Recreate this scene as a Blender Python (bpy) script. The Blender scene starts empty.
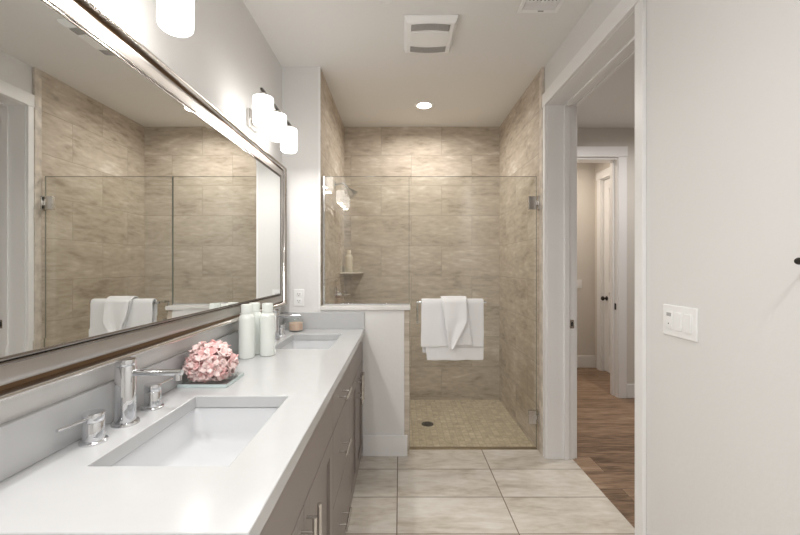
import bpy, bmesh, math, random
from mathutils import Vector, Matrix, noise
random.seed(7)
PI = math.pi
S = bpy.context.scene
COL = S.collection
H = 1.337            # eye height
CEIL = 2.741

# ------------------------------------------------------------------ camera, world, lights, exposure
cd = bpy.data.cameras.new('camera'); cam = bpy.data.objects.new('camera', cd); COL.objects.link(cam)
cam.location = (0, 0, H); cam.rotation_euler = (PI/2, 0, 0)
cd.sensor_width = 36; cd.lens = 36*383/800; cd.shift_y = -1.5/800; cd.clip_start = .02
S.camera = cam
w = bpy.data.worlds.new('world'); S.world = w; w.use_nodes = True
w.node_tree.nodes['Background'].inputs[0].default_value = (.9, .93, 1, 1)
w.node_tree.nodes['Background'].inputs[1].default_value = .6
S.view_settings.view_transform = 'Standard'; S.view_settings.look = 'None'
S.view_settings.gamma = 1; S.view_settings.use_curve_mapping = False
S.view_settings.exposure = 1.0

def area(name, loc, rot, sx, sy, power, col=(1, 1, 1), shape='RECTANGLE', spread=PI):
    l = bpy.data.lights.new(name, 'AREA'); l.shape = shape; l.size = sx; l.size_y = sy
    l.energy = power; l.color = col; l.spread = spread
    o = bpy.data.objects.new(name, l); COL.objects.link(o); o.location = loc; o.rotation_euler = rot
    return o
# shower downlight, then added unseen fill lamps: bathroom rear (two), hallway, far room
DOWN = [(.21, 3.34, 5.2, (1, .955, .90)), (-.45, -.25, 7.5, (1, .99, .985)), (.45, -.25, 7, (1, .99, .985)),
        (2.2, 2.95, 7, (1, .96, .93)), (1.85, 4.6, 4.3, (1, .88, .75))]
for i, (x, y, p, c) in enumerate(DOWN):
    area('downlight_and_fill_lamp', (x, y, CEIL-.016), (0, 0, 0), .13, .13, p, c, 'DISK', 2.9)
SHADE_E = 2.4
SHADE_DOWN = .85      # light leaving each shade by its lower end, W

# ------------------------------------------------------------------ materials
def nm(name):
    m = bpy.data.materials.new(name); m.use_nodes = True
    nt = m.node_tree; return m, nt, nt.nodes['Principled BSDF']
def mat(name, col, rough=.5, metal=0, bump=0, bscale=80, spec=.5, var=0, coat=0, emit=0, ecol=None, sheen=0):
    m, nt, b = nm(name)
    b.inputs['Base Color'].default_value = (*col, 1); b.inputs['Roughness'].default_value = rough
    b.inputs['Metallic'].default_value = metal; b.inputs['Specular IOR Level'].default_value = spec
    b.inputs['Coat Weight'].default_value = coat; b.inputs['Sheen Weight'].default_value = sheen
    if emit:
        b.inputs['Emission Color'].default_value = (*(ecol or col), 1); b.inputs['Emission Strength'].default_value = emit
    geo = nt.nodes.new('ShaderNodeNewGeometry')
    if bump:
        n = nt.nodes.new('ShaderNodeTexNoise'); n.inputs['Scale'].default_value = bscale; n.inputs['Detail'].default_value = 4
        nt.links.new(geo.outputs['Position'], n.inputs['Vector'])
        bp = nt.nodes.new('ShaderNodeBump'); bp.inputs['Strength'].default_value = bump; bp.inputs['Distance'].default_value = .004
        nt.links.new(n.outputs[0], bp.inputs['Height']); nt.links.new(bp.outputs[0], b.inputs['Normal'])
    if var:
        n = nt.nodes.new('ShaderNodeTexNoise'); n.inputs['Scale'].default_value = 14; n.inputs['Detail'].default_value = 5
        nt.links.new(geo.outputs['Position'], n.inputs['Vector'])
        r = nt.nodes.new('ShaderNodeValToRGB')
        r.color_ramp.elements[0].position = .35; r.color_ramp.elements[1].position = .7
        r.color_ramp.elements[0].color = (*[c*(1-var) for c in col], 1); r.color_ramp.elements[1].color = (*[min(1, c*(1+var)) for c in col], 1)
        nt.links.new(n.outputs[0], r.inputs[0]); nt.links.new(r.outputs[0], b.inputs['Base Color'])
    return m

def tile_mat(name, ramp, axes, bw, bh, off, origin, mortar, mcol, rough, stretch=(1, 1, 1), tilevar=.06, scale=1.6, rot=0, msmooth=.1, nbump=.1, fine=.5, coat=0):
    """stone / wood laid in tiles or planks; axes picks which world axes are u and v"""
    m, nt, b = nm(name); N = nt.nodes.new; L = nt.links.new
    geo = N('ShaderNodeNewGeometry'); sep = N('ShaderNodeSeparateXYZ'); L(geo.outputs['Position'], sep.inputs[0])
    comb = N('ShaderNodeCombineXYZ'); L(sep.outputs[axes[0]], comb.inputs[0]); L(sep.outputs[axes[1]], comb.inputs[1])
    sub = N('ShaderNodeVectorMath'); sub.operation = 'SUBTRACT'; L(comb.outputs[0], sub.inputs[0]); sub.inputs[1].default_value = (origin[0]-20*bw, origin[1]-20*bh, 0)
    br = N('ShaderNodeTexBrick'); L(sub.outputs[0], br.inputs['Vector'])
    br.offset = off; br.squash = 1
    br.inputs['Scale'].default_value = 1; br.inputs['Brick Width'].default_value = bw; br.inputs['Row Height'].default_value = bh
    br.inputs['Mortar Size'].default_value = mortar; br.inputs['Mortar Smooth'].default_value = msmooth
    br.inputs['Color1'].default_value = (0, 0, 0, 1); br.inputs['Color2'].default_value = (1, 1, 1, 1); br.inputs['Mortar'].default_value = (.5, .5, .5, 1)
    # vein texture, shifted per tile
    mp = N('ShaderNodeMapping'); L(comb.outputs[0], mp.inputs[0]); mp.inputs['Rotation'].default_value = (0, 0, rot); mp.inputs['Scale'].default_value = stretch
    tv = N('ShaderNodeVectorMath'); tv.operation = 'SCALE'; L(br.outputs['Color'], tv.inputs[0]); tv.inputs['Scale'].default_value = 7.3
    ad = N('ShaderNodeVectorMath'); L(mp.outputs[0], ad.inputs[0]); L(tv.outputs[0], ad.inputs[1])
    n1 = N('ShaderNodeTexNoise'); n1.inputs['Scale'].default_value = scale; n1.inputs['Detail'].default_value = 9; n1.inputs['Roughness'].default_value = .62; n1.inputs['Distortion'].default_value = .9
    L(ad.outputs[0], n1.inputs['Vector'])
    n2 = N('ShaderNodeTexNoise'); n2.inputs['Scale'].default_value = scale*6; n2.inputs['Detail'].default_value = 5; L(ad.outputs[0], n2.inputs['Vector'])
    mx = N('ShaderNodeMath'); mx.operation = 'MULTIPLY_ADD'; L(n2.outputs[0], mx.inputs[0]); mx.inputs[1].default_value = fine; 
    ms = N('ShaderNodeMath'); ms.operation = 'SUBTRACT'; L(n1.outputs[0], ms.inputs[0]); ms.inputs[1].default_value = fine*.5; L(ms.outputs[0], mx.inputs[2])
    mt = N('ShaderNodeMath'); mt.operation = 'MULTIPLY_ADD'; L(br.outputs['Color'], mt.inputs[0]); mt.inputs[1].default_value = tilevar; 
    m3 = N('ShaderNodeMath'); m3.operation = 'SUBTRACT'; L(mx.outputs[0], m3.inputs[0]); m3.inputs[1].default_value = tilevar*.5; L(m3.outputs[0], mt.inputs[2])
    r = N('ShaderNodeValToRGB'); L(mt.outputs[0], r.inputs[0])
    el = r.color_ramp.elements
    while len(el) < len(ramp): el.new(.5)
    for e, (p, c) in zip(el, ramp): e.position = p; e.color = (*c, 1)
    mix = N('ShaderNodeMix'); mix.data_type = 'RGBA'; L(br.outputs['Fac'], mix.inputs['Factor']); L(r.outputs[0], mix.inputs['A']); mix.inputs['B'].default_value = (*mcol, 1)
    L(mix.outputs['Result'], b.inputs['Base Color'])
    b.inputs['Roughness'].default_value = rough; b.inputs['Coat Weight'].default_value = coat; b.inputs['Specular IOR Level'].default_value = .3 if rough < .6 else .12
    h = N('ShaderNodeMath'); h.operation = 'MULTIPLY_ADD'; L(br.outputs['Fac'], h.inputs[0]); h.inputs[1].default_value = -.8; L(mx.outputs[0], h.inputs[2])
    bp = N('ShaderNodeBump'); bp.inputs['Strength'].default_value = nbump; bp.inputs['Distance'].default_value = .003; L(h.outputs[0], bp.inputs['Height']); L(bp.outputs[0], b.inputs['Normal'])
    return m

def glass_mat(name, tint, ior=1.5, rough=0.0):
    m = bpy.data.materials.new(name); m.use_nodes = True; nt = m.node_tree; nt.nodes.clear(); N = nt.nodes.new; L = nt.links.new
    o = N('ShaderNodeOutputMaterial'); t = N('ShaderNodeBsdfTransparent'); t.inputs[0].default_value = (*tint, 1)
    g = N('ShaderNodeBsdfGlossy'); g.inputs['Roughness'].default_value = rough; g.inputs['Color'].default_value = (1, 1, 1, 1)
    lw = N('ShaderNodeLayerWeight'); lw.inputs[0].default_value = .5; pw = N('ShaderNodeMath'); pw.operation = 'POWER'; pw.inputs[1].default_value = 5
    f = N('ShaderNodeMath'); f.operation = 'MULTIPLY_ADD'; f.inputs[1].default_value = .955; f.inputs[2].default_value = .045; mx = N('ShaderNodeMixShader')
    L(lw.outputs['Facing'], pw.inputs[0]); L(pw.outputs[0], f.inputs[0]); L(f.outputs[0], mx.inputs[0]); L(t.outputs[0], mx.inputs[1]); L(g.outputs[0], mx.inputs[2]); L(mx.outputs[0], o.inputs[0])
    return m

WALL = mat('painted_wall', (.82, .812, .80), .6, bump=.25, bscale=45, spec=.3)
CEILM = mat('painted_ceiling', (.87, .86, .84), .8, bump=.12, bscale=60, spec=.2)
HALLW = mat('painted_hall_wall', (.74, .70, .65), .6, bump=.1, bscale=60, spec=.3)
TRIM = mat('white_trim_paint', (.91, .905, .90), .35, spec=.4, bump=0, bscale=20)
QUARTZ = mat('white_quartz', (.565, .57, .575), .16, var=.012, spec=.5)
CERAM = mat('white_ceramic', (.68, .69, .705), .08, spec=.6, bump=.005, bscale=5)
CAB = mat('taupe_cabinet_paint', (.27, .235, .215), .38, spec=.4, bump=.03, bscale=140)
CABIN = mat('cabinet_interior', (.20, .17, .15), .6, bump=.05, bscale=50)
CHROME = mat('chrome', (.72, .73, .75), .07, 1, bump=.004, bscale=10)
NICKEL = mat('brushed_nickel', (.62, .60, .575), .25, 1, bump=.02, bscale=300)
FRAME = mat('champagne_silver_leaf', (.52, .495, .47), .42, 1, bump=.04, bscale=90)
BEAD = mat('dark_silver_bead', (.66, .63, .60), .18, 1, bump=.02, bscale=90)
BEADI = mat('dark_inner_bead', (.30, .275, .255), .15, 1, bump=.02, bscale=90)
GROOVE = mat('bronze_groove', (.20, .125, .07), .4, .8, bump=.05, bscale=90)
MIRROR = mat('mirror_silvering', (.86, .87, .855), .0, 1, bump=.0)
DARK = mat('dark_bronze', (.05, .045, .04), .35, .8, bump=.02, bscale=100)
SLOT = mat('dark_slot', (.02, .02, .02), .6, bump=.02, bscale=100)
PLAST = mat('white_plastic', (.96, .96, .955), .3, bump=.01, bscale=30)
GREYP = mat('grey_louver', (.45, .44, .43), .5, bump=.02, bscale=30)
TOWEL = mat('white_terry', (.93, .93, .935), .95, bump=.55, bscale=420, spec=.1, sheen=.3)
BOTTLE = mat('pale_celadon_bottle', (.84, .875, .84), .22, bump=.01, bscale=20)
CREAMB = mat('cream_bottle', (.80, .73, .60), .3, bump=.01, bscale=20)
PINK = mat('pink_petal', (.90, .55, .54), .6, bump=.2, bscale=150, var=.10)
PINKL = mat('light_pink_petal', (.96, .76, .735), .6, bump=.2, bscale=150, var=.06)
WAX = mat('peach_wax', (.80, .55, .43), .45, bump=.03, bscale=60)
SHADE = mat('lit_opal_glass', (.95, .93, .9), .3, emit=SHADE_E, ecol=(1, .975, .945), bump=.005, bscale=10)
LAMP = mat('lit_downlight_lens', (1, .97, .92), .4, emit=14, ecol=(1, .95, .87), bump=.005, bscale=10)
GLASS = glass_mat('shower_glass', (.962, .967, .95))
GEDGE = mat('glass_edge_green', (.26, .27, .235), .1, spec=.6, bump=.01, bscale=40)
SLABG = glass_mat('clear_glass', (.96, .98, .975))
PORCW = mat('shelf_stone', (.80, .74, .66), .2, bump=.02, bscale=40, var=.05)
stone = [(.27, (.41, .345, .275)), (.43, (.56, .485, .40)), (.60, (.65, .575, .485)), (.78, (.80, .745, .67))]
TILEB = tile_mat('shower_tile_back', stone, (0, 2), .61, .305, .5, (.42, 0.32), .0022, (.44, .38, .31), .65, (1, 3.4, 1), rot=.38, scale=1.9, fine=.6, tilevar=.025)
TILES = tile_mat('shower_tile_side', stone, (1, 2), .61, .305, .5, (2.71, 0.32), .0022, (.44, .38, .31), .65, (1, 3.4, 1), rot=.6, scale=1.9, fine=.6, tilevar=.025)
fl = [(.28, (.50, .44, .36)), (.45, (.64, .585, .51)), (.6, (.73, .685, .62)), (.78, (.81, .78, .73))]
TILEF = tile_mat('floor_tile', fl, (0, 1), .61, .305, 0, (-.016, 1.911), .0032, (.22, .17, .12), .3, (1, 3.2, 1), rot=.08, scale=2.0)
ms = [(.25, (.42, .35, .25)), (.45, (.58, .50, .37)), (.6, (.68, .60, .46)), (.8, (.80, .73, .60))]
MOSAIC = tile_mat('shower_floor_mosaic', ms, (0, 1), .05, .05, 0, (.0, 2.8), .002, (.46, .39, .29), .4, (1, 1, 1), tilevar=.11, scale=7, rot=0)
wd = [(.25, (.11, .065, .04)), (.42, (.22, .14, .088)), (.58, (.33, .22, .145)), (.8, (.46, .33, .23))]
WOOD = tile_mat('oak_planks', wd, (0, 1), 1.7, .19, .37, (1.33, 2.30), .0012, (.07, .035, .02), .38, (1, 9, 1), tilevar=.22, scale=1.5, rot=0, fine=.7)
EDGET = mat('tile_edge_trim', (.68, .61, .53), .35, var=.2, bump=.05, bscale=60)
SCHLU = mat('threshold_trim', (.30, .23, .14), .35, .5, var=.1, bump=.02, bscale=60)

# ------------------------------------------------------------------ mesh helpers
class MB:
    def __init__(s): s.bm = bmesh.new()
    def box(s, x0, x1, y0, y1, z0, z1, mi=0):
        v = [s.bm.verts.new(p) for p in ((x0,y0,z0),(x1,y0,z0),(x1,y1,z0),(x0,y1,z0),(x0,y0,z1),(x1,y0,z1),(x1,y1,z1),(x0,y1,z1))]
        for f in ((3,2,1,0),(4,5,6,7),(0,1,5,4),(1,2,6,5),(2,3,7,6),(3,0,4,7)):
            s.bm.faces.new([v[i] for i in f]).material_index = mi
        return s
    def tube(s, p0, p1, r0, r1=None, n=24, cap=True, mi=0):
        r1 = r0 if r1 is None else r1
        p0 = Vector(p0); p1 = Vector(p1); d = (p1-p0).normalized()
        a = d.orthogonal().normalized(); b = d.cross(a)
        R = [[s.bm.verts.new(p + (a*math.cos(t)+b*math.sin(t))*r) for t in [2*PI*i/n for i in range(n)]] for p, r in ((p0, r0), (p1, r1))]
        for i in range(n): s.bm.faces.new((R[0][i], R[0][(i+1)%n], R[1][(i+1)%n], R[1][i])).material_index = mi
        if cap: s.bm.faces.new(R[0][::-1]).material_index = mi; s.bm.faces.new(R[1]).material_index = mi
        return s
    def lathe(s, prof, c=(0,0,0), n=40, axis='Z', mi=0):
        """prof: list of (r, h); closes with caps where r is 0"""
        rings = []
        for r, h in prof:
            ring = []
            if r < 1e-6:
                p = (0, 0, h); ring = [p]
            else: ring = [(r*math.cos(2*PI*i/n), r*math.sin(2*PI*i/n), h) for i in range(n)]
            q = []
            for x, y, z in ring:
                if axis == 'X': x, y, z = z, x, y
                if axis == 'Y': x, y, z = y, z, x
                q.append(s.bm.verts.new((x+c[0], y+c[1], z+c[2])))
            rings.append(q)
        for A, B in zip(rings, rings[1:]):
            for i in range(n):
                j = (i+1) % n
                if len(A) == 1 and len(B) == 1: continue
                if len(A) == 1: f = s.bm.faces.new((A[0], B[j], B[i]))
                elif len(B) == 1: f = s.bm.faces.new((A[i], A[j], B[0]))
                else: f = s.bm.faces.new((A[i], A[j], B[j], B[i]))
                f.material_index = mi
        return s
    def path(s, pts, r, n=16, mi=0):
        pts = [Vector(p) for p in pts]; rings = []
        up = None
        for i, p in enumerate(pts):
            d = (pts[min(i+1, len(pts)-1)] - pts[max(i-1, 0)]).normalized()
            if up is None: up = d.orthogonal().normalized()
            a = (up - d*up.dot(d)).normalized(); up = a; b = d.cross(a)
            rr = r[i] if isinstance(r, (list, tuple)) else r
            rings.append([s.bm.verts.new(p+(a*math.cos(2*PI*k/n)+b*math.sin(2*PI*k/n))*rr) for k in range(n)])
        for A, B in zip(rings, rings[1:]):
            for k in range(n): s.bm.faces.new((A[k], A[(k+1)%n], B[(k+1)%n], B[k])).material_index = mi
        s.bm.faces.new(rings[0][::-1]).material_index = mi; s.bm.faces.new(rings[-1]).material_index = mi
        return s
    def grid(s, fn, nu, nv, mi=0):
        V = [[s.bm.verts.new(fn(i/nu, j/nv)) for j in range(nv+1)] for i in range(nu+1)]
        for i in range(nu):
            for j in range(nv): s.bm.faces.new((V[i][j], V[i+1][j], V[i+1][j+1], V[i][j+1])).material_index = mi
        return s
    def build(s, name, m, parent=None, bevel=0, seg=2, smooth=True, origin=None, solid=0, subsurf=0, recalc=True, sharp=40):
        bm = s.bm
        if recalc: bmesh.ops.recalc_face_normals(bm, faces=bm.faces)
        if smooth:
            for f in bm.faces: f.smooth = True
            for e in bm.edges:
                if len(e.link_faces) == 2 and e.calc_face_angle(0) > math.radians(sharp): e.smooth = False
        if origin is not None: bmesh.ops.translate(bm, verts=bm.verts, vec=-Vector(origin))
        me = bpy.data.meshes.new(name); bm.to_mesh(me); bm.free()
        for mm in (m if isinstance(m, (list, tuple)) else [m]): me.materials.append(mm)
        o = bpy.data.objects.new(name, me); COL.objects.link(o)
        if origin is not None: o.location = origin
        if parent is not None: o.parent = parent
        if solid:
            k = o.modifiers.new('solidify', 'SOLIDIFY'); k.thickness = solid; k.offset = 0
        if subsurf:
            k = o.modifiers.new('subsurf', 'SUBSURF'); k.levels = subsurf; k.render_levels = subsurf
        if bevel:
            k = o.modifiers.new('bevel', 'BEVEL'); k.width = bevel; k.segments = seg; k.limit_method = 'ANGLE'; k.angle_limit = math.radians(40)
        return o
def B(name, m, x0, x1, y0, y1, z0, z1, parent=None, bevel=.0015):
    return MB().box(x0, x1, y0, y1, z0, z1).build(name, m, parent, bevel=bevel)
def tag(o, label, cat, group=None, kind=None):
    o['label'] = label; o['category'] = cat
    if group: o['group'] = group
    if kind: o['kind'] = kind
    return o
def thing(name, label, cat, loc=(0,0,0), group=None):
    o = bpy.data.objects.new(name, None); COL.objects.link(o); o.location = loc; o.empty_display_size = .1
    return tag(o, label, cat, group)
def struct(o, label=None, cat=None):
    o['kind'] = 'structure'
    if label: o['label'] = label
    if cat: o['category'] = cat
    return o
def copy_tree(o, parent=None):
    c = o.copy(); COL.objects.link(c)
    if parent is not None: c.parent = parent
    for ch in list(o.children): copy_tree(ch, c)
    return c

# ------------------------------------------------------------------ room shell
XL, XR = -.832, 1.022       # painted side walls
YS = 2.70                   # front plane of the shower
YB = 3.865                  # shower back wall
XSL, XSR = -.562, 1.003     # shower tile faces
struct(B('floor', TILEF, XL-.15, 1.195, -2.4, 2.79, -.12, 0, bevel=0), 'stone look tile floor laid in large rectangles', 'floor')
struct(B('floor_shower', MOSAIC, XSL-.02, XSR+.02, 2.825, YB+.02, -.12, -.012, bevel=0), 'beige mosaic floor of the shower', 'floor')
struct(B('floor_hall', WOOD, 1.195, 4.2, .2, 5.2, -.12, 0, bevel=0), 'brown oak plank floor of the hallway', 'floor')
struct(B('ceiling', CEILM, XL-.15, 4.2, -2.5, 5.25, CEIL, CEIL+.12, bevel=0), 'painted ceiling', 'ceiling')
struct(B('wall_left', WALL, XL-.15, XL, -2.4, YS, 0, CEIL, bevel=0), 'painted left wall behind the vanity', 'wall')
# stub wall beside vanity end, continuing as the tiled left side of the shower
struct(B('wall_stub', WALL, XL-.15, XSL-.012, YS, YB+.15, 0, CEIL, bevel=0), 'narrow painted wall between vanity and shower', 'wall')
struct(B('wall_shower_left', TILES, XSL-.012, XSL, YS+.004, YB, -.012, CEIL, bevel=0), 'stone tiled left side of the shower', 'wall')
struct(B('wall_shower_back', TILEB, XSL-.012, XSR+.012, YB, YB+.15, -.12, CEIL, bevel=0), 'stone tiled back wall of the shower', 'wall')
struct(B('wall_shower_right', TILES, XSR, XR, 2.755, YB, -.012, CEIL, bevel=0), 'stone tiled right side of the shower', 'wall')
mb = MB()
for a in ((XR, 1.212, -2.4, 1.627, 0, CEIL), (XR, 1.212, 1.627, 2.673, 2.47, CEIL), (XR, 1.212, 2.673, YB+.15, 0, CEIL)): mb.box(*a)
struct(mb.build('wall_right', WALL, bevel=0), 'painted right wall with the doorway', 'wall')
struct(B('trim_1', EDGET, XSR-.002, XR, 2.701, 2.755, 0, CEIL, bevel=.004), 'brown tile edge strip beside the door casing', 'trim')
struct(B('trim_2', TRIM, XSL-.012, XSL+.001, YS-.001, YS+.004, 0, CEIL, bevel=.001), 'pale edge strip at the corner of the stub wall', 'trim')
# knee wall
KX = .067
struct(B('wall_knee', WALL, XSL-.0, .030, YS, 2.858, 0, 1.027, bevel=0), 'painted half wall between vanity and shower', 'wall')
mb = MB().box(.030, KX, YS+.004, 2.87, -.012, 1.027).box(XSL, .030, 2.858, 2.87, -.012, 1.027)
struct(mb.build('trim_3', TILES, bevel=.002), 'stone tile wrapping the end of the half wall', 'trim')
struct(B('trim_4', mat('pale_cap_stone', (.80, .78, .755), .3, var=.03), XSL, KX+.006, YS-.014, 2.882, 1.027, 1.055, bevel=.002), 'pale stone cap of the half wall', 'trim')
struct(B('trim_5', SCHLU, KX, XSR, 2.79, 2.825, -.012, .006, bevel=.003), 'bronze coloured threshold strip of the shower', 'trim')
struct(B('wall_front', WALL, XL-.15, 1.212, -2.55, -2.4, 0, CEIL, bevel=0), 'painted wall behind the camera', 'wall')
# baseboards
BBH = .147
struct(B('baseboard_knee', TRIM, -.262, .052, YS-.015, YS, 0, BBH, bevel=.003), 'white baseboard on the half wall', 'baseboard')
struct(B('baseboard_right', TRIM, XR-.015, XR, -2.4, 1.585, 0, BBH, bevel=.003), 'white baseboard on the right wall', 'baseboard')
# hall walls
mb = MB()
for a in ((1.212, 1.30, 3.89, 4.02, 0, CEIL), (2.225, 4.2, 3.89, 4.02, 0, CEIL), (1.30, 2.225, 3.89, 4.02, 2.45, CEIL)): mb.box(*a)
struct(mb.build('wall_hall', HALLW, bevel=0), 'hallway wall holding the second doorway', 'wall')
struct(B('wall_hall_right', HALLW, 3.4, 3.55, .2, 3.89, 0, CEIL, bevel=0), 'right wall of the hallway', 'wall')
struct(B('wall_hall_near', HALLW, 1.212, 3.4, .2, .35, 0, CEIL, bevel=0), 'near wall of the hallway', 'wall')
struct(B('wall_room', HALLW, 1.1, 2.70, 5.05, 5.2, 0, CEIL, bevel=0), 'back wall of the far room', 'wall')
struct(B('wall_room_left', HALLW, 1.1, 1.212, 4.02, 5.05, 0, CEIL, bevel=0), 'left wall of the far room', 'wall')
mb = MB()
for a in ((2.57, 2.70, 4.02, 4.10, 0, CEIL), (2.57, 2.70, 4.90, 5.05, 0, CEIL), (2.57, 2.70, 4.10, 4.90, 2.45, CEIL)): mb.box(*a)
struct(mb.build('wall_room_right', HALLW, bevel=0), 'right wall of the far room', 'wall')
struct(B('baseboard_hall', TRIM, 2.30, 3.4, 3.875, 3.89, 0, .14, bevel=.003), 'white baseboard of the hallway', 'baseboard')
struct(B('baseboard_room', TRIM, 1.212, 2.57, 5.035, 5.05, 0, .155, bevel=.003), 'white baseboard of the far room', 'baseboard')

# door 1: cased opening between bathroom and hall
d = thing('door_1', 'white cased doorway from the bathroom to the hallway', 'door', (1.11, 2.15, 0)); struct(d)
def L(x0, x1, y0, y1, z0, z1): return (x0-1.11, x1-1.11, y0-2.15, y1-2.15, z0, z1)
def P(name, m, *a, bevel=.002, parent=None): return B(name, m, *L(*a), parent=parent or d, bevel=bevel)
P('casing', TRIM, XR-.017, XR, 2.658, 2.699, 0, 2.453)
P('casing', TRIM, XR-.017, XR, 1.588, 1.642, 0, 2.453)
P('casing_header', TRIM, XR-.021, XR, 1.575, 2.700, 2.453, 2.541)
P('casing', TRIM, 1.212, 1.229, 2.658, 2.735, 0, 2.445)
P('casing', TRIM, 1.212, 1.229, 1.555, 1.635, 0, 2.445)
P('casing_header', TRIM, 1.212, 1.233, 1.545, 2.745, 2.445, 2.545)
P('jamb', TRIM, XR, 1.212, 2.653, 2.673, 0, 2.47, bevel=.001)
P('jamb', TRIM, XR, 1.212, 1.627, 1.647, 0, 2.47, bevel=.001)
P('head_jamb', TRIM, XR, 1.212, 1.647, 2.653, 2.45, 2.47, bevel=.001)
P('door_stop', TRIM, 1.135, 1.17, 2.641, 2.653, 0, 2.45)
P('door_stop', TRIM, 1.135, 1.17, 1.647, 1.659, 0, 2.45)
P('door_stop', TRIM, 1.135, 1.17, 1.659, 2.641, 2.438, 2.45)
sp = P('strike_plate', NICKEL, 1.176, 1.205, 2.6505, 2.653, .905, .965, bevel=.0008)
P('latch_hole', SLOT, 1.184, 1.197, 2.6495, 2.6506, .92, .95, bevel=0)
# door 2: cased opening at the end of the hall
d = thing('door_2', 'white cased doorway at the end of the hallway', 'door', (1.76, 3.95, 0)); struct(d)
def L(x0, x1, y0, y1, z0, z1): return (x0-1.76, x1-1.76, y0-3.95, y1-3.95, z0, z1)
P('casing', TRIM, 2.21, 2.295, 3.872, 3.89, 0, 2.44)
P('casing', TRIM, 1.23, 1.315, 3.872, 3.89, 0, 2.44)
P('casing_header', TRIM, 1.225, 2.30, 3.866, 3.89, 2.44, 2.545)
P('jamb', TRIM, 2.205, 2.225, 3.89, 4.02, 0, 2.45, bevel=.001)
P('jamb', TRIM, 1.30, 1.32, 3.89, 4.02, 0, 2.45, bevel=.001)
P('head_jamb', TRIM, 1.32, 2.205, 3.89, 4.02, 2.42, 2.45, bevel=.001)
P('door_stop', TRIM, 2.193, 2.205, 3.945, 3.98, 0, 2.42)
P('strike_plate', DARK, 2.2025, 2.205, 3.905, 3.935, .89, .955, bevel=.0008)
# door 3: panelled door on the right of the far room
d = thing('door_3', 'white door with round knob in the far room', 'door', (2.6, 4.5, 0)); struct(d)
def L(x0, x1, y0, y1, z0, z1): return (x0-2.6, x1-2.6, y0-4.5, y1-4.5, z0, z1)
P('casing', TRIM, 2.552, 2.57, 4.885, 4.965, 0, 2.44)
P('casing', TRIM, 2.552, 2.57, 4.035, 4.115, 0, 2.44)
P('casing_header', TRIM, 2.547, 2.57, 4.025, 4.975, 2.44, 2.54)
P('jamb', TRIM, 2.57, 2.70, 4.88, 4.90, 0, 2.45, bevel=.001)
P('jamb', TRIM, 2.57, 2.70, 4.10, 4.12, 0, 2.45, bevel=.001)
P('head_jamb', TRIM, 2.57, 2.70, 4.12, 4.88, 2.43, 2.45, bevel=.001)
mb = MB(); x0, x1 = 2.60-2.6, 2.635-2.6
for (a, b, c, e) in ((4.123-4.5, 4.23-4.5, .01, 2.425), (4.77-4.5, 4.877-4.5, .01, 2.425), (4.23-4.5, 4.77-4.5, .01, .22), (4.23-4.5, 4.77-4.5, 2.30, 2.425), (4.23-4.5, 4.77-4.5, 1.0, 1.13)): mb.box(x0, x1, a, b, c, e)
mb.box(x0+.01, x1-.01, 4.23-4.5, 4.77-4.5, .22, 1.0).box(x0+.01, x1-.01, 4.23-4.5, 4.77-4.5, 1.13, 2.30)
mb.build('door_leaf', TRIM, d, bevel=.002)
MB().lathe([(0, 0), (.028, 0), (.028, .006), (.012, .01), (.012, .03), (.026, .042), (.028, .055), (.02, .065), (0, .067)], axis='X').build('door_knob', DARK, d).location = (-.0, 4.815-4.5, .93)
bpy.data.objects['door_knob'].rotation_euler = (0, 0, PI)

# ------------------------------------------------------------------ vanity
CT, CX = .896, -.25                       # worktop height, front edge
Y0, Y1 = .633, YS
SK = [(.845, 1.30), (2.035, 2.485)]       # sink openings
SX = (-.692, -.378)
wt = thing('worktop', 'long white quartz worktop with two sink cutouts', 'worktop', (-.54, 1.66, CT-.04))
xs = [XL, SX[0], SX[1], CX]; ys = [Y0, SK[0][0], SK[0][1], SK[1][0], SK[1][1], Y1]
bm = bmesh.new(); vt = {}; 
def vv(i, j, z):
    if (i, j, z) not in vt: vt[(i, j, z)] = bm.verts.new((xs[i], ys[j], z))
    return vt[(i, j, z)]
cell = lambda i, j: 0 <= i < 3 and 0 <= j < 5 and not (i == 1 and j in (1, 3))
for i in range(3):
    for j in range(5):
        if not cell(i, j): continue
        for z in (CT, CT-.04): bm.faces.new([vv(i, j, z), vv(i+1, j, z), vv(i+1, j+1, z), vv(i, j+1, z)])
        for (di, dj, a, b) in ((-1, 0, (i, j), (i, j+1)), (1, 0, (i+1, j), (i+1, j+1)), (0, -1, (i, j), (i+1, j)), (0, 1, (i, j+1), (i+1, j+1))):
            if not cell(i+di, j+dj): bm.faces.new([vv(*a, CT), vv(*b, CT), vv(*b, CT-.04), vv(*a, CT-.04)])
m = MB(); m.bm.free(); m.bm = bm
bmesh.ops.translate(bm, verts=bm.verts, vec=-wt.location)
m.build('slab', QUARTZ, wt, bevel=.0025)
tag(MB().box(XL, XL+.018, Y0, Y1-.0185, CT, CT+.112).build('backsplash', QUARTZ, bevel=.002), 'low white quartz backsplash running under the mirror', 'backsplash')
tag(MB().box(XL, CX, Y1-.018, Y1, CT, CT+.115).build('side_splash', QUARTZ, bevel=.002), 'short white quartz side splash against the half wall', 'backsplash')

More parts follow.
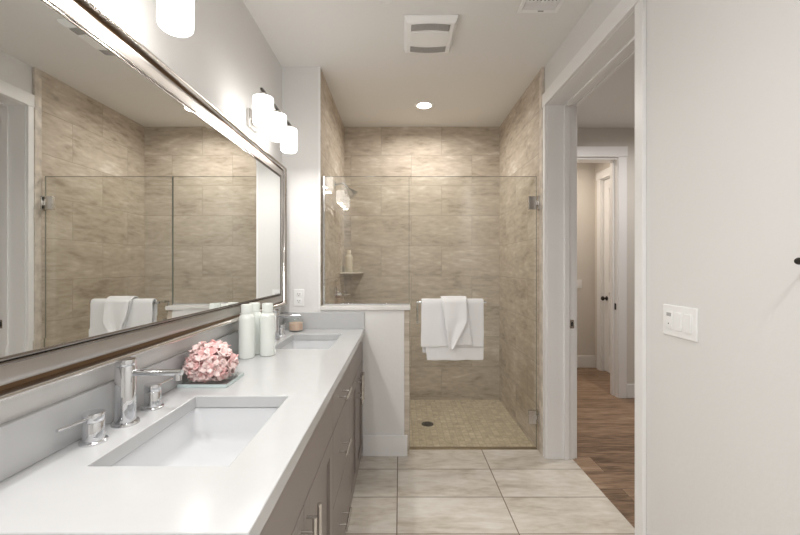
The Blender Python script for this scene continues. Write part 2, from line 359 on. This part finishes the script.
FX = -.262                                # plane of door faces
def carcass(t, y0, y1):
    b, z1, xb = FX-.021, CT-.041, XL+.002
    m = MB().box(xb, b, y0, y0+.016, .0, z1).box(xb, b, y1-.016, y1, .0, z1).box(xb, b, y0+.016, y1-.016, .07, .086)
    m.box(xb, xb+.01, y0+.016, y1-.016, .086, z1).box(b-.018, b, y0+.016, y1-.016, 0, .086).box(b-.018, b, y0+.016, y1-.016, z1-.03, z1).box(b-.018, b, y0+.016, y1-.016, CT-.226, CT-.196)
    m.build('body', CAB, t, origin=None, bevel=.001).location = -t.location
def local(o, t): o.location = Vector(o.location) - t.location; return o
def bar_pull(parent, c, axis, L=.17, name='handle'):
    """c: centre of pull on the door face (x = face), parent at origin-offset"""
    x, y, z = c; m = MB(); xb = x+.036; h = L/2; s = L*.27
    d = (0, 1, 0) if axis == 'Y' else (0, 0, 1)
    e = lambda k, xx: (xx, y+d[1]*k, z+d[2]*k)
    m.tube(e(-h, xb), e(h, xb), .0062, n=16)
    for k in (-s, s): m.tube(e(k, x), e(k, xb), .0045, n=12)
    o = m.build(name, NICKEL, parent); return o
def shaker(t, name, y0, y1, z0, z1, hy, hz, fr=.062):
    x0, x1 = FX-.02, FX
    m = MB().box(x0, x1, y0, y0+fr, z0, z1).box(x0, x1, y1-fr, y1, z0, z1).box(x0, x1, y0+fr, y1-fr, z0, z0+fr).box(x0, x1, y0+fr, y1-fr, z1-fr, z1)
    m.box(x0, x1-.011, y0+fr, y1-fr, z0+fr, z1-fr)
    o = m.build(name, CAB, t, bevel=.0012); o.location = -t.location
    if hy: bar_pull(o, (FX, hy, hz), 'Z')
    return o
def front(t, name, y0, y1, z0, z1, hy=None):
    o = MB().box(FX-.02, FX, y0, y1, z0, z1).build(name, CAB, t, bevel=.0015); o.location = -t.location
    if hy: bar_pull(o, (FX, hy, (z0+z1)/2+.004), 'Y', .15)
    return o
g = .003; ZT, ZM, ZB = CT-.045, CT-.21, .055
ya, yb, yc = .66, 1.497, 1.975
t = thing('sink_cabinet', 'taupe shaker cabinet nearest the camera, under the flower tray and near sink', 'cabinet', (-.55, (ya+yb)/2, 0))
carcass(t, ya, yb); mid = 1.045
front(t, 'false_drawer_front', ya+g, yb-g, ZM+g, ZT)
shaker(t, 'door', ya+g, mid-g, ZB, ZM-g, mid-.03, ZM-.10)
shaker(t, 'door', mid+g, yb-g, ZB, ZM-g, mid+.03, ZM-.10)
t = thing('drawer_cabinet', 'taupe middle cabinet with three slab drawers and bar pulls', 'cabinet', (-.55, (yb+yc)/2, 0))
carcass(t, yb+.001, yc-.001)
zz = [ZT, ZM, .385, ZB]
for k in range(3): front(t, 'drawer', yb+g, yc-g, zz[k+1]+(g if k < 2 else 0), zz[k]-(g if k else 0), 1.69)
t = thing('sink_cabinet', 'taupe shaker cabinet at the far end against the half wall', 'cabinet', (-.55, (yc+YS)/2, 0))
carcass(t, yc, YS-.016); mid = 2.33
front(t, 'false_drawer_front', yc+g, YS-.018, ZM+g, ZT)
shaker(t, 'door', yc+g, mid-g, ZB, ZM-g, mid-.04, ZM-.09)
shaker(t, 'door', mid+g, YS-.018, ZB, ZM-g, mid+.04, ZM-.09)

# sinks
def sink(y0, y1):
    cx, cy = (SX[0]+SX[1])/2, (y0+y1)/2; hx, hy = (SX[1]-SX[0])/2+.004, (y1-y0)/2+.004
    t = thing('undermount_sink', '', 'sink', (cx, cy, CT-.041))
    def rr(hx, hy, r, z, n=6):
        out = []
        for (sx, sy, a0) in ((1, 1, 0), (-1, 1, PI/2), (-1, -1, PI), (1, -1, 3*PI/2)):
            for k in range(n+1):
                a = a0+PI/2*k/n; out.append((sx*(hx-r)+r*math.cos(a), sy*(hy-r)+r*math.sin(a), z))
        return out
    m = MB(); loops = [rr(hx+.02, hy+.02, .02, 0), rr(hx, hy, .014, 0), rr(hx-.002, hy-.002, .016, -.01), rr(hx-.012, hy-.012, .03, -.08), rr(hx-.018, hy-.018, .035, -.097), rr(hx-.034, hy-.034, .04, -.106), rr(hx-.10, hy-.15, .03, -.112), rr(.022, .022, .0219, -.116)]
    out = [rr(hx+.02, hy+.02, .02, -.012), rr(hx+.006, hy+.006, .02, -.014), rr(hx-.003, hy-.003, .03, -.10), rr(hx-.03, hy-.03, .04, -.125), rr(.025, .025, .0249, -.13)]
    V = [[m.bm.verts.new(p) for p in l] for l in (out[::-1] + loops)]
    for A, C in zip(V, V[1:]):
        for i in range(len(A)): j = (i+1) % len(A); m.bm.faces.new((A[i], A[j], C[j], C[i]))
    m.build('basin', CERAM, t, sharp=60)
    MB().lathe([(0, -.1145), (.012, -.1145), (.013, -.1125), (.021, -.1115), (.0225, -.115), (.0225, -.14), (0, -.14)], n=28).build('drain', CHROME, t)
    return t
sink(*SK[0])['label'] = 'near rectangular white undermount sink in front of the large faucet'
sink(*SK[1])['label'] = 'far rectangular white undermount sink beside the three bottles'

# faucets
t = thing('faucet', 'chrome widespread faucet at the near sink beside the pink flower', 'faucet', (-.768, 1.072, CT))
MB().lathe([(0, 0), (.034, 0), (.034, .005), (.032, .008), (.0255, .009), (.0255, .162), (.0248, .1635), (.0255, .165), (.0255, .178), (.024, .181), (0, .182)]).build('body', CHROME, t)
sp = MB().tube((.02, 0, .143), (.158, 0, .143), .0088).build('spout', CHROME, t)
MB().lathe([(.0085, .143), (.0095, .134), (.0095, .122), (.007, .1215), (.007, .125), (0, .125)], c=(.146, 0, 0), n=24).build('aerator', CHROME, sp)
def fh(y, sgn, ang):
    m = MB().lathe([(0, 0), (.030, 0), (.030, .005), (.028, .007), (.0235, .008), (.0235, .052), (.0225, .0535), (.0235, .055), (.0235, .072), (.022, .075), (0, .076)], c=(0, y, 0))
    o = m.build('handle', CHROME, t)
    MB().path([(0, y+sgn*.015, .064), (math.sin(ang)*.03, y+sgn*.05, .064), (math.sin(ang)*.055, y+sgn*.088, .065)], [.0045, .004, .0038], n=14).build('lever', CHROME, o)
fh(-.112, -1, -.25); fh(.118, 1, .1)
f2 = copy_tree(t); f2.location = (-.748, 2.285, CT); f2['label'] = 'chrome widespread faucet at the far sink, beside the candle jar'

# bottles
t = thing('pump_bottle', 'pale green bottle nearest the pink flower, leftmost of three', 'bottle', (-.738, 1.845, CT), 'pale toiletry bottles on the worktop')
t.name = 'toiletry_bottle'
MB().lathe([(0, 0), (.033, 0), (.0365, .003), (.0368, .01), (.0368, .185), (.035, .198), (.028, .209), (.0235, .213), (.0235, .2135)], n=48).build('bottle_body', BOTTLE, t)
MB().lathe([(.0235, .2135), (.0262, .214), (.0262, .252), (.0245, .256), (0, .2565)], n=40).build('cap', BOTTLE, t)
c = copy_tree(t); c.location = (-.657, 1.90, CT); c['label'] = 'pale green bottle nearest the far sink, rightmost of three'
c = copy_tree(t); c.location = (-.733, 1.93, CT); c['label'] = 'pale green bottle half hidden behind the other two '

# candle
t = thing('candle', 'peach wax candle in a glass jar in the corner behind the far faucet', 'candle', (-.705, 2.595, CT))
MB().lathe([(0, 0), (.045, 0), (.049, .004), (.050, .02), (.050, .075), (.046, .086), (.044, .088), (.042, .086), (.0465, .074), (.0465, .010), (0, .008)]).build('jar', SLABG, t)
MB().lathe([(0, .0085), (.046, .0105), (.046, .058), (0, .058)]).build('wax', WAX, t)
MB().lathe([(0, .0885), (.046, .0885), (.048, .092), (.048, .098), (.044, .102), (0, .103)]).build('lid', SLABG, t)

# flower on a glass tray
TY = (1.385, 1.54); TX = (-.806, -.628)
t = thing('glass_tray', 'thick square glass tray under the pink flower', 'tray', ((TX[0]+TX[1])/2, sum(TY)/2, CT))
hx, hy = (TX[1]-TX[0])/2, (TY[1]-TY[0])/2
MB().box(-hx, hx, -hy, hy, 0, .014).build('slab', [SLABG, ], t, bevel=.0015)
MB().box(-hx-.0006, hx+.0006, -hy-.0006, -hy, .001, .013).box(hx, hx+.0006, -hy, hy, .001, .013).build('edge', mat('aqua_glass_edge', (.62, .72, .72), .1, bump=.05, bscale=60), t)
fl_ = MB(); cen = Vector((0, 0, .060)); R = Vector((.085, .080, .066))
def petal(m, base, d, side, L, W, curl, mi):
    up = d.cross(side).normalized()
    rows = 5; cols = 4; V = []
    for a in range(rows+1):
        s = a/rows; wd = W*(.4+.75*math.sin(PI*min(s*.62+.1, 1)))
        cc = base + d*(L*s) + up*(curl*L*(s**2))
        row = []
        for b in range(cols+1):
            q = b/cols*2-1
            p = cc + side*(wd*q) + up*(W*.55*q*q*(1-.4*s)) + d*(-.18*L*q*q*s)
            p += up*(random.uniform(-1, 1)*W*.08*s)
            row.append(m.bm.verts.new(p))
        V.append(row)
    for a in range(rows):
        for b in range(cols): m.bm.faces.new((V[a][b], V[a+1][b], V[a+1][b+1], V[a][b+1])).material_index = mi
NB = 110
for k in range(NB):
    zz_ = 1-2*(k+.5)/NB; ph = k*2.39996
    
    rr_ = math.sqrt(1-zz_*zz_); nrm = Vector((rr_*math.cos(ph), rr_*math.sin(ph), zz_))
    nrm = (nrm + Vector([random.uniform(-.16, .16) for _ in range(3)])).normalized()
    base = cen + Vector((nrm.x*R.x, nrm.y*R.y, nrm.z*R.z))*random.uniform(.62, .78)
    a = nrm.orthogonal().normalized(); b = nrm.cross(a); n = random.choice((4, 5, 5))
    o0 = random.uniform(0, 6.28); sz = random.uniform(.8, 1.15)
    for q in range(n):
        t_ = o0+2*PI*q/n; outw = a*math.cos(t_)+b*math.sin(t_)
        dd = (nrm*1.0+outw*random.uniform(.25, .6)).normalized(); sd = nrm.cross(outw).normalized()
        petal(fl_, base, dd, sd, .036*sz, .0090*sz, random.uniform(-.5, -.1), 1 if random.random() < .7 else 0)
fl_.lathe([(0, .03), (.046, .042), (.056, .066), (.046, .09), (0, .104)], n=16)
for v in fl_.bm.verts:
    if v.co.z < .0012: v.co.z = .0012
t = thing('flower', 'round pink blossom of ruffled petals resting on the glass tray', 'flower', (-.716, 1.452, CT+.0152))
fl_.build('petals', [PINK, PINKL], t, solid=.0014, recalc=False, sharp=70)

# ------------------------------------------------------------------ mirror
def frame_sweep(m, prof, y0, y1, z0, z1, x):
    loops = []
    for (tt, n, mi) in prof:
        loops.append(([m.bm.verts.new((x+n+(.018 if n > 0 else 0), a, b)) for a, b in ((y0+tt, z0+tt), (y1-tt, z0+tt), (y1-tt, z1-tt), (y0+tt, z1-tt))], mi))
    for (A, _), (Bq, mi) in zip(loops, loops[1:]):
        for i in range(4): j = (i+1) % 4; m.bm.faces.new((A[i], A[j], Bq[j], Bq[i])).material_index = mi
def arc(t0, t1, n0, nh, mi, k=8):
    return [(t0+(t1-t0)*(1-math.cos(PI*i/k))/2, n0+nh*math.sin(PI*i/k), mi) for i in range(k+1)]
MY0, MY1, MZ0, MZ1 = .575, 2.607, H-.266, H+.668
t = thing('framed_mirror', 'large wall mirror in a champagne silver beaded frame above the vanity', 'mirror', (XL, (MY0+MY1)/2, MZ0))
def put(m, name, mt, par=None):
    o = m.build(name, mt, par or t, recalc=False, sharp=50); o.location = -t.location; return o
fr = MB(); frame_sweep(fr, [(.0, .0, 0), (.0, .018, 0), (.018, .018, 0), (.024, .016, 0), (.028, .022, 0), (.032, .030, 0), (.045, .029, 0), (.062, .022, 0), (.068, .020, 0), (.087, .016, 0), (.087, .0, 0)], MY0, MY1, MZ0, MZ1, XL)
put(fr, 'frame', FRAME)
m1 = MB(); frame_sweep(m1, [(.0, .016, 0)] + arc(.0, .019, .018, .029, 0), MY0, MY1, MZ0, MZ1, XL); put(m1, 'outer_bead', BEAD)
m1 = MB(); frame_sweep(m1, [(.0185, .0225, 0), (.0285, .0235, 0)], MY0, MY1, MZ0, MZ1, XL); put(m1, 'groove', GROOVE)
m1 = MB(); frame_sweep(m1, arc(.067, .076, .020, .008, 0) + arc(.076, .088, .018, .012, 0), MY0, MY1, MZ0, MZ1, XL); put(m1, 'inner_bead', BEADI)
i0 = .086; m1 = MB()
a, b, c, e = MY0+i0, MY1-i0, MZ0+i0, MZ1-i0; xg = XL+.045; bv = .020
vo = [m1.bm.verts.new((xg-.0002, y, z)) for y, z in ((a, c), (b, c), (b, e), (a, e))]
vi = [m1.bm.verts.new((xg, y, z)) for y, z in ((a+bv, c+bv), (b-bv, c+bv), (b-bv, e-bv), (a+bv, e-bv))]
vb = [m1.bm.verts.new((xg-.006, y, z)) for y, z in ((a, c), (b, c), (b, e), (a, e))]
m1.bm.faces.new(vi); m1.bm.faces.new(vb[::-1])
for i in range(4):
    j = (i+1) % 4; m1.bm.faces.new((vo[i], vo[j], vi[j], vi[i])); m1.bm.faces.new((vb[i], vb[j], vo[j], vo[i]))
o = m1.build('mirror_glass', MIRROR, t, smooth=False); o.location = -t.location

# ------------------------------------------------------------------ vanity lights
def fixture():
    t = thing('vanity_light', '', 'wall lamp', (XL, 0, H+.677))
    MB().box(.0, .018, -.055, .055, .09, .19).build('backplate', NICKEL, t, bevel=.004)
    MB().path([(.018, 0, .15), (.06, 0, .155), (.085, 0, .175), (.11, 0, .197), (.15, 0, .205)], .007).build('arm', NICKEL, t)
    MB().box(.145, .157, -.25, .255, .197, .209).build('bar', DARK, t, bevel=.002)
    for dy in (-.22, 0, .22):
        s = MB().lathe([(.0, .1725), (.043, .1725), (.0482, .170), (.0495, .164), (.0495, .052), (.0475, .040), (.040, .0325), (.025, .029), (0, .028)], n=40).build('lamp_shade', SHADE, t); s.location = (.15, dy, 0)
        dl = area('shade_lamp', (0, 0, .027), (0, 0, 0), .07, .07, SHADE_DOWN, (1, .975, .945), 'DISK'); dl.parent = s
        MB().lathe([(0, .1725), (.022, .1725), (.022, .19), (.012, .1965), (0, .1965)], n=24).build('socket', NICKEL, s)
    return t
va = fixture(); va.location = (XL, 2.130, H+.668); va['label'] = 'three shade vanity light above the far sink'
vb_ = copy_tree(va); vb_.location = (XL, .945, H+.686); vb_['label'] = 'three shade vanity light above the near sink, cut by the picture top'

# ------------------------------------------------------------------ ceiling fittings
def can(x, y, label):
    t = thing('recessed_and_fill_downlight', label, 'ceiling light', (x, y, CEIL))
    MB().lathe([(.060, 0), (.088, 0), (.090, -.004), (.085, -.008), (.068, -.010), (.060, -.006)], n=48).build('trim_ring', PLAST, t)
    MB().lathe([(0, -.004), (.060, -.005), (.060, -.001), (0, -.001)], n=48).build('lens', LAMP, t)
    return t
can(.21, 3.34, 'lit round recessed downlight over the shower')
for x, y, n_ in ((-.45, -.25, 'behind the camera on the left'), (.45, -.25, 'behind the camera on the right'), (2.2, 2.95, 'in the hallway'), (1.85, 4.6, 'in the far room')):
    can(x, y, 'added unseen fill downlight '+n_)  # made-up fittings for the fill lamps, all out of view
t = thing('exhaust_fan', 'square white exhaust fan cover with curved louvres on the ceiling', 'exhaust fan', (.175, 2.305, CEIL))
m = MB(); N_ = 14
def fanloop(h, z, bow): 
    out = []
    cs = [(-h, -h), (h, -h), (h, h), (-h, h)]
    for i in range(4):
        p, q = Vector((*cs[i], 0)), Vector((*cs[(i+1)%4], 0)); nn = Vector(((q-p).y, -(q-p).x, 0)).normalized()
        for k in range(N_):
            s = k/N_; v = p.lerp(q, s) + nn*(bow*math.sin(PI*s)); out.append(m.bm.verts.new((v.x*.93, v.y*1.03, z)))
    return out
lp = [fanloop(.160, 0, 0), fanloop(.163, -.006, 0), fanloop(.150, -.034, -.004), fanloop(.145, -.038, -.004)]
for A, C in zip(lp, lp[1:]):
    for i in range(len(A)): j = (i+1) % len(A); m.bm.faces.new((A[i], A[j], C[j], C[i]))
m.bm.faces.new(lp[-1]); m.build('cover', PLAST, t, sharp=25)
for s in (-1, 1):
    m = MB()
    for k in range(10):
        y = s*(.078+k*.0062)
        def f(u, v, y=y, s=s): return Vector(((u-.5)*.222, y+(v-.5)*.004 + s*.012*math.sin(PI*u), -.0388-.0006*0))
        m.grid(f, 12, 1)
    m.build('louvre', GREYP, t, solid=.0012)
MB().box(-.112, .112, -.069, .069, -.042, -.0375).build('centre_panel', PLAST, t, bevel=.003)
t = thing('air_register', 'white louvred air register at the top edge of the ceiling', 'vent', (.755, 1.965, CEIL))
m = MB().box(-.11, -.088, -.15, .15, -.008, 0).box(.088, .11, -.15, .15, -.008, 0).box(-.088, .088, .122, .15, -.008, 0).box(-.088, .088, -.15, -.122, -.008, 0)
m.box(-.088, .088, .058, .066, -.008, 0).box(-.088, .088, -.01, -.002, -.008, 0)
m.build('frame', PLAST, t, bevel=.002)
m = MB()
for k in range(9): x = -.08+k*.02; m.box(x-.006, x+.004, -.122, .058, -.007, -.001)
for k in range(5): y = .071+k*.011; m.box(-.086, .086, y-.003, y+.003, -.007, -.002)
m.build('fins', PLAST, t, bevel=0)
B('duct', SLOT, -.088, .088, -.122, .122, -.0009, -.0001, parent=t, bevel=0)
B('lever', GREYP, .0, .03, .128, .135, -.012, -.008, parent=t, bevel=.001)
t = thing('sprinkler_cover', 'small white round sprinkler cover at the top edge of the ceiling', 'sprinkler', (-.075, 2.01, CEIL))
MB().lathe([(0, -.007), (.034, -.006), (.038, -.003), (.038, 0), (0, 0)], n=32).build('plate', PLAST, t)

# ------------------------------------------------------------------ shower glass
GY = 2.765
t = thing('shower_glass_panel', 'fixed clear glass panel standing on the half wall', 'glass panel', (-.25, GY, 1.055))
def W(m, name, mt, t, **k): o = m.build(name, mt, t, **k); o.location = -t.location; return o
ZG = H+.645
W(MB().box(XSL+.012, KX-.004, GY-.005, GY+.005, 1.066, ZG), 'glass', GLASS, t)
W(MB().box(XSL+.002, XSL+.020, GY-.011, GY+.011, 1.056, ZG+.001), 'side_channel', CHROME, t, bevel=.001)
W(MB().box(XSL+.020, KX-.004, GY-.009, GY+.009, 1.056, 1.066), 'bottom_channel', CHROME, t, bevel=.001)
W(MB().box(XSL+.012, KX-.004, GY-.0049, GY+.0049, ZG, ZG+.0015).box(KX-.004, KX-.0025, GY-.0049, GY+.0049, 1.066, ZG), 'polished_edge', GEDGE, t)
t = thing('shower_door', 'frameless clear glass shower door with towel bar', 'shower door', (.53, GY, .02))
DX0, DX1 = KX+.003, .984
W(MB().box(DX0, DX1, GY-.005, GY+.005, .018, ZG), 'glass', GLASS, t)
W(MB().box(DX0, DX1, GY-.0049, GY+.0049, ZG, ZG+.0015).box(DX0-.0015, DX0, GY-.0049, GY+.0049, .018, ZG).box(DX1, DX1+.0015, GY-.0049, GY+.0049, .018, ZG), 'polished_edge', GEDGE, t)
for z in (H+.455, H-1.09):
    h = W(MB().box(DX1-.058, DX1-.004, GY-.012, GY+.012, z-.048, z+.048).box(DX1-.018, XSR-.012, GY-.010, GY+.010, z-.018, z+.018).box(XSR-.012, XSR-.001, GY-.024, GY+.024, z-.048, z+.048), 'hinge', NICKEL, t, bevel=.002)
BZ, BY = H-.257, GY-.07
bar = W(MB().tube((.118, BY, BZ), (.606, BY, BZ), .0085).tube((.128, BY, BZ), (.128, GY-.005, BZ), .007).tube((.597, BY, BZ), (.597, GY-.005, BZ), .007), 'towel_bar', CHROME, t)
W(MB().path([(.128, GY+.005, BZ), (.128, GY+.045, BZ), (.128, GY+.052, BZ-.006), (.128, GY+.052, BZ-.144), (.128, GY+.045, BZ-.15), (.128, GY+.005, BZ-.15)], .008), 'pull_handle', CHROME, t)

# towels
def drape(m, xl, xr, Lf, Lb, r, fold, seed, nu=40, xl_b=None, xr_b=None, hemf=None, layer=0):
    """cloth over the bar: v runs from the back hem over the bar to the front hem"""
    arcL = PI*r; T = Lb+arcL+Lf
    def f(u, v):
        s = v*T
        if s < Lb: y, z, k = BY+r, BZ-(Lb-s), (Lb-s)/Lb; sg = 1
        elif s < Lb+arcL: a = (s-Lb)/r; y, z, k, sg = BY+r*math.cos(a), BZ+r*math.sin(a), 0, 0
        else: q = s-Lb-arcL; y, z, k = BY-r, BZ-q, q/Lf; sg = -1
        kk = k if sg == -1 else 0
        x0 = xl+((xl_b if xl_b is not None else xl)-xl)*kk; x1 = xr+((xr_b if xr_b is not None else xr)-xr)*kk
        x = x0+(x1-x0)*u
        n = noise.noise(Vector((x*9+seed, z*2.0, seed)))*.5+.5*math.sin(x*fold+seed+z*4)
        amp = (.0015+.0085*min(1, k*1.4))
        y += (-abs(n)*amp if sg == -1 else (abs(n)*amp*.4 if sg == 1 else 0))
        if sg: z += .004*noise.noise(Vector((x*14, seed, k*2)))*k - (hemf(u)*k if (hemf and sg == -1) else 0)
        x += .003*noise.noise(Vector((z*12, u*3, seed)))
        if sg == 0: z += .0012*noise.noise(Vector((x*30, seed, 0)))
        return Vector((x, y, z))
    m.grid(f, nu, 46)
m = MB()
drape(m, .158, .584, .402, .36, .0165, 21, 1.3, xl_b=.186)
drape(m, .150, .584, .308, .30, .0265, 17, 4.1, xl_b=.144)
t = m.build('bath_towel', TOWEL, solid=.007, origin=(.38, BY, BZ), subsurf=1)
tag(t, 'large folded white towel hanging on the shower door bar', 'towel')
m = MB()
drape(m, .286, .464, .292, .20, .044, 30, 2.2, nu=26, xl_b=.345, xr_b=.500)
def flap(u, v):     # overlapping layer whose lower right edge runs on a diagonal
    z = BZ+.035 - v*(.345)
    xl = .286+.046*v; xr = .460 if v < .46 else .460-(v-.46)/.54*.095
    x = xl+(xr-xl)*u
    y = BY-.044-.012-.020*min(1, v*1.5)-.010*math.sin(u*PI*2.2+v*2)*(v**.7)-.006*v
    if v < .06: y += .030*(1-v/.06)
    return Vector((x, y, z))
m.grid(flap, 24, 40)
t = m.build('hand_towel', TOWEL, solid=.006, origin=(.39, BY, BZ), subsurf=1)
tag(t, 'smaller white hand towel layered over the middle of the big towel', 'towel')

# ------------------------------------------------------------------ inside the shower
t = thing('shower_sprayer', 'chrome shower head on a bent arm from the left tiled wall', 'shower head', (XSL, 3.31, H+.70))
MB().lathe([(0, 0), (.032, 0), (.030, .006), (.014, .012), (.012, .012)], axis='X', n=32).build('wall_flange', CHROME, t)
MB().path([(.0, 0, 0), (.03, 0, .012), (.06, 0, .014), (.085, 0, .004), (.105, 0, -.018), (.118, 0, -.036)], .0095).build('arm', CHROME, t)
h = MB().lathe([(0, 0), (.014, 0), (.019, .018), (.032, .045), (.043, .068), (.044, .080), (.040, .083), (0, .083)], n=36).build('spray_head', CHROME, t)
h.location = (.112, 0, -.030); h.rotation_euler = (0, PI-.72, 0)
t = thing('shower_valve', 'chrome shower valve lever on the left tiled wall', 'shower valve', (XSL, 3.34, H-.255))
MB().lathe([(0, 0), (.075, 0), (.075, .004), (.068, .008), (.03, .010), (0, .010)], axis='X', n=40).build('escutcheon', CHROME, t)
h = MB().lathe([(0, .01), (.026, .010), (.026, .045), (.023, .050), (0, .05)], axis='X', n=28).build('knob', CHROME, t)
MB().path([(.04, 0, 0), (.075, -.002, .0), (.125, -.004, .004)], [.008, .0065, .0055]).build('lever', CHROME, h)
# corner shelf
t = thing('corner_shelf', 'pale quarter round corner shelf with clear raised rim in the shower', 'shelf', (XSL, YB, H-.060))
def quarter(R, n=18): return [(0, 0)] + [(R*math.cos(a)+.0, -1.5*R*math.sin(a)) for a in [PI/2*k/n for k in range(n+1)]]
m = MB(); pts = quarter(.195)
lo = [m.bm.verts.new((x+.001, y-.001, -.014)) for x, y in pts]; hi = [m.bm.verts.new((x+.001, y-.001, 0)) for x, y in pts]
m.bm.faces.new(lo[::-1]); m.bm.faces.new(hi)
for i in range(len(lo)): j = (i+1) % len(lo); m.bm.faces.new((lo[i], lo[j], hi[j], hi[i]))
m.build('shelf_board', PORCW, t, bevel=.002)
m = MB(); V = []
for k in range(19):
    a = PI/2*k/18; hgt = .012+.048*abs(math.cos(2*a))**1.5; rr_ = .192
    V.append([m.bm.verts.new((r*math.cos(a)+.001, -1.5*r*math.sin(a)-.001, z)) for r, z in ((rr_, 0), (rr_, hgt), (rr_-.005, hgt), (rr_-.005, 0))])
for A, C in zip(V, V[1:]):
    for q in range(4): m.bm.faces.new((A[q], A[(q+1)%4], C[(q+1)%4], C[q]))
m.bm.faces.new(V[0]); m.bm.faces.new(V[-1][::-1])
m.build('rim', SLABG, t)
t = thing('shampoo_bottle', 'cream plastic bottle standing on the shower corner shelf', 'bottle', (XSL+.060, YB-.10, H-.0595))
MB().lathe([(0, 0), (.034, 0), (.037, .004), (.037, .14), (.034, .158), (.022, .17), (.0165, .174), (.0165, .1745)], n=36).build('bottle_body', CREAMB, t)
MB().lathe([(.0165, .1745), (.020, .175), (.020, .212), (.018, .215), (0, .2155)], n=28).build('cap', CREAMB, t)
t = thing('soap_bottle', 'small cream bottle standing on the half wall cap behind the glass', 'bottle', (XSL+.055, 2.83, 1.0555)) if False else None
t = thing('floor_drain', 'round dark bronze drain in the shower floor', 'drain', (.235, 3.27, -.012))
MB().lathe([(0, .003), (.040, .003), (.050, .0025), (.052, 0), (0, 0)], n=36).build('ring', DARK, t)
m = MB()
for k in range(-3, 4): m.box(-.033+abs(k)*.004, .033-abs(k)*.004, k*.010-.0025, k*.010+.0025, .003, .0036)
m.build('grate', SLOT, t, bevel=0)

# ------------------------------------------------------------------ plates and hook
t = thing('electrical_outlet', 'white duplex outlet plate on the stub wall beside the mirror', 'outlet', (-.711, YS, H-.222))
MB().box(-.036, .036, -.006, -.0002, -.059, .059).build('plate', PLAST, t, bevel=.002)
for z in (-.024, .024):
    r = MB().box(-.0165, .0165, -.009, -.006, z-.0145, z+.0145).build('receptacle', PLAST, t, bevel=.003)
    MB().box(-.009, -.006, -.0095, -.009, z-.002, z+.008).box(.006, .009, -.0095, -.009, z-.002, z+.008).tube((0, -.0095, z-.008), (0, -.009, z-.008), .0028, n=12).build('slots', SLOT, r)
t = thing('light_switch', 'white three gang switch plate with fan timer on the right wall', 'light switch', (XR, 1.396, H-.204))
MB().box(-.006, -.0002, -.084, .084, -.0575, .0575).build('plate', PLAST, t, bevel=.002)
for k, y in enumerate((-.046, 0, .046)):
    if k < 2:
        MB().box(-.010, -.006, y-.0165, y+.0165, -.033, .033).build('rocker', PLAST, t, bevel=.0015)
    else:
        r = MB().box(-.010, -.006, y-.0165, y+.0165, -.033, .033).build('timer', PLAST, t, bevel=.0015)
        MB().box(-.0106, -.010, y-.012, y+.012, .016, .029).build('display', GREYP, r, bevel=0)
        MB().tube((-.0108, y+.002, -.012), (-.010, y+.002, -.012), .0022, n=12).build('sensor_dot', SLOT, r)
t = thing('robe_hook', 'small dark round robe hook cut by the right picture edge', 'hook', (XR, .942, H+.012))
MB().lathe([(0, 0), (-.018, 0)][:1]+[(.018, -.0002), (.018, -.006), (.007, -.008), (.005, -.030), (.0085, -.036), (.009, -.042), (.007, -.046), (0, -.047)], axis='X', n=24).build('peg', DARK, t)
t = thing('light_switch', 'small white switch plate on the far room wall', 'light switch', (2.36, 5.05, H-.235))
MB().box(-.035, .035, -.006, -.0002, -.057, .057).build('plate', PLAST, t, bevel=.002)
MB().box(-.0165, .0165, -.010, -.006, -.033, .033).build('rocker', PLAST, t, bevel=.0015)
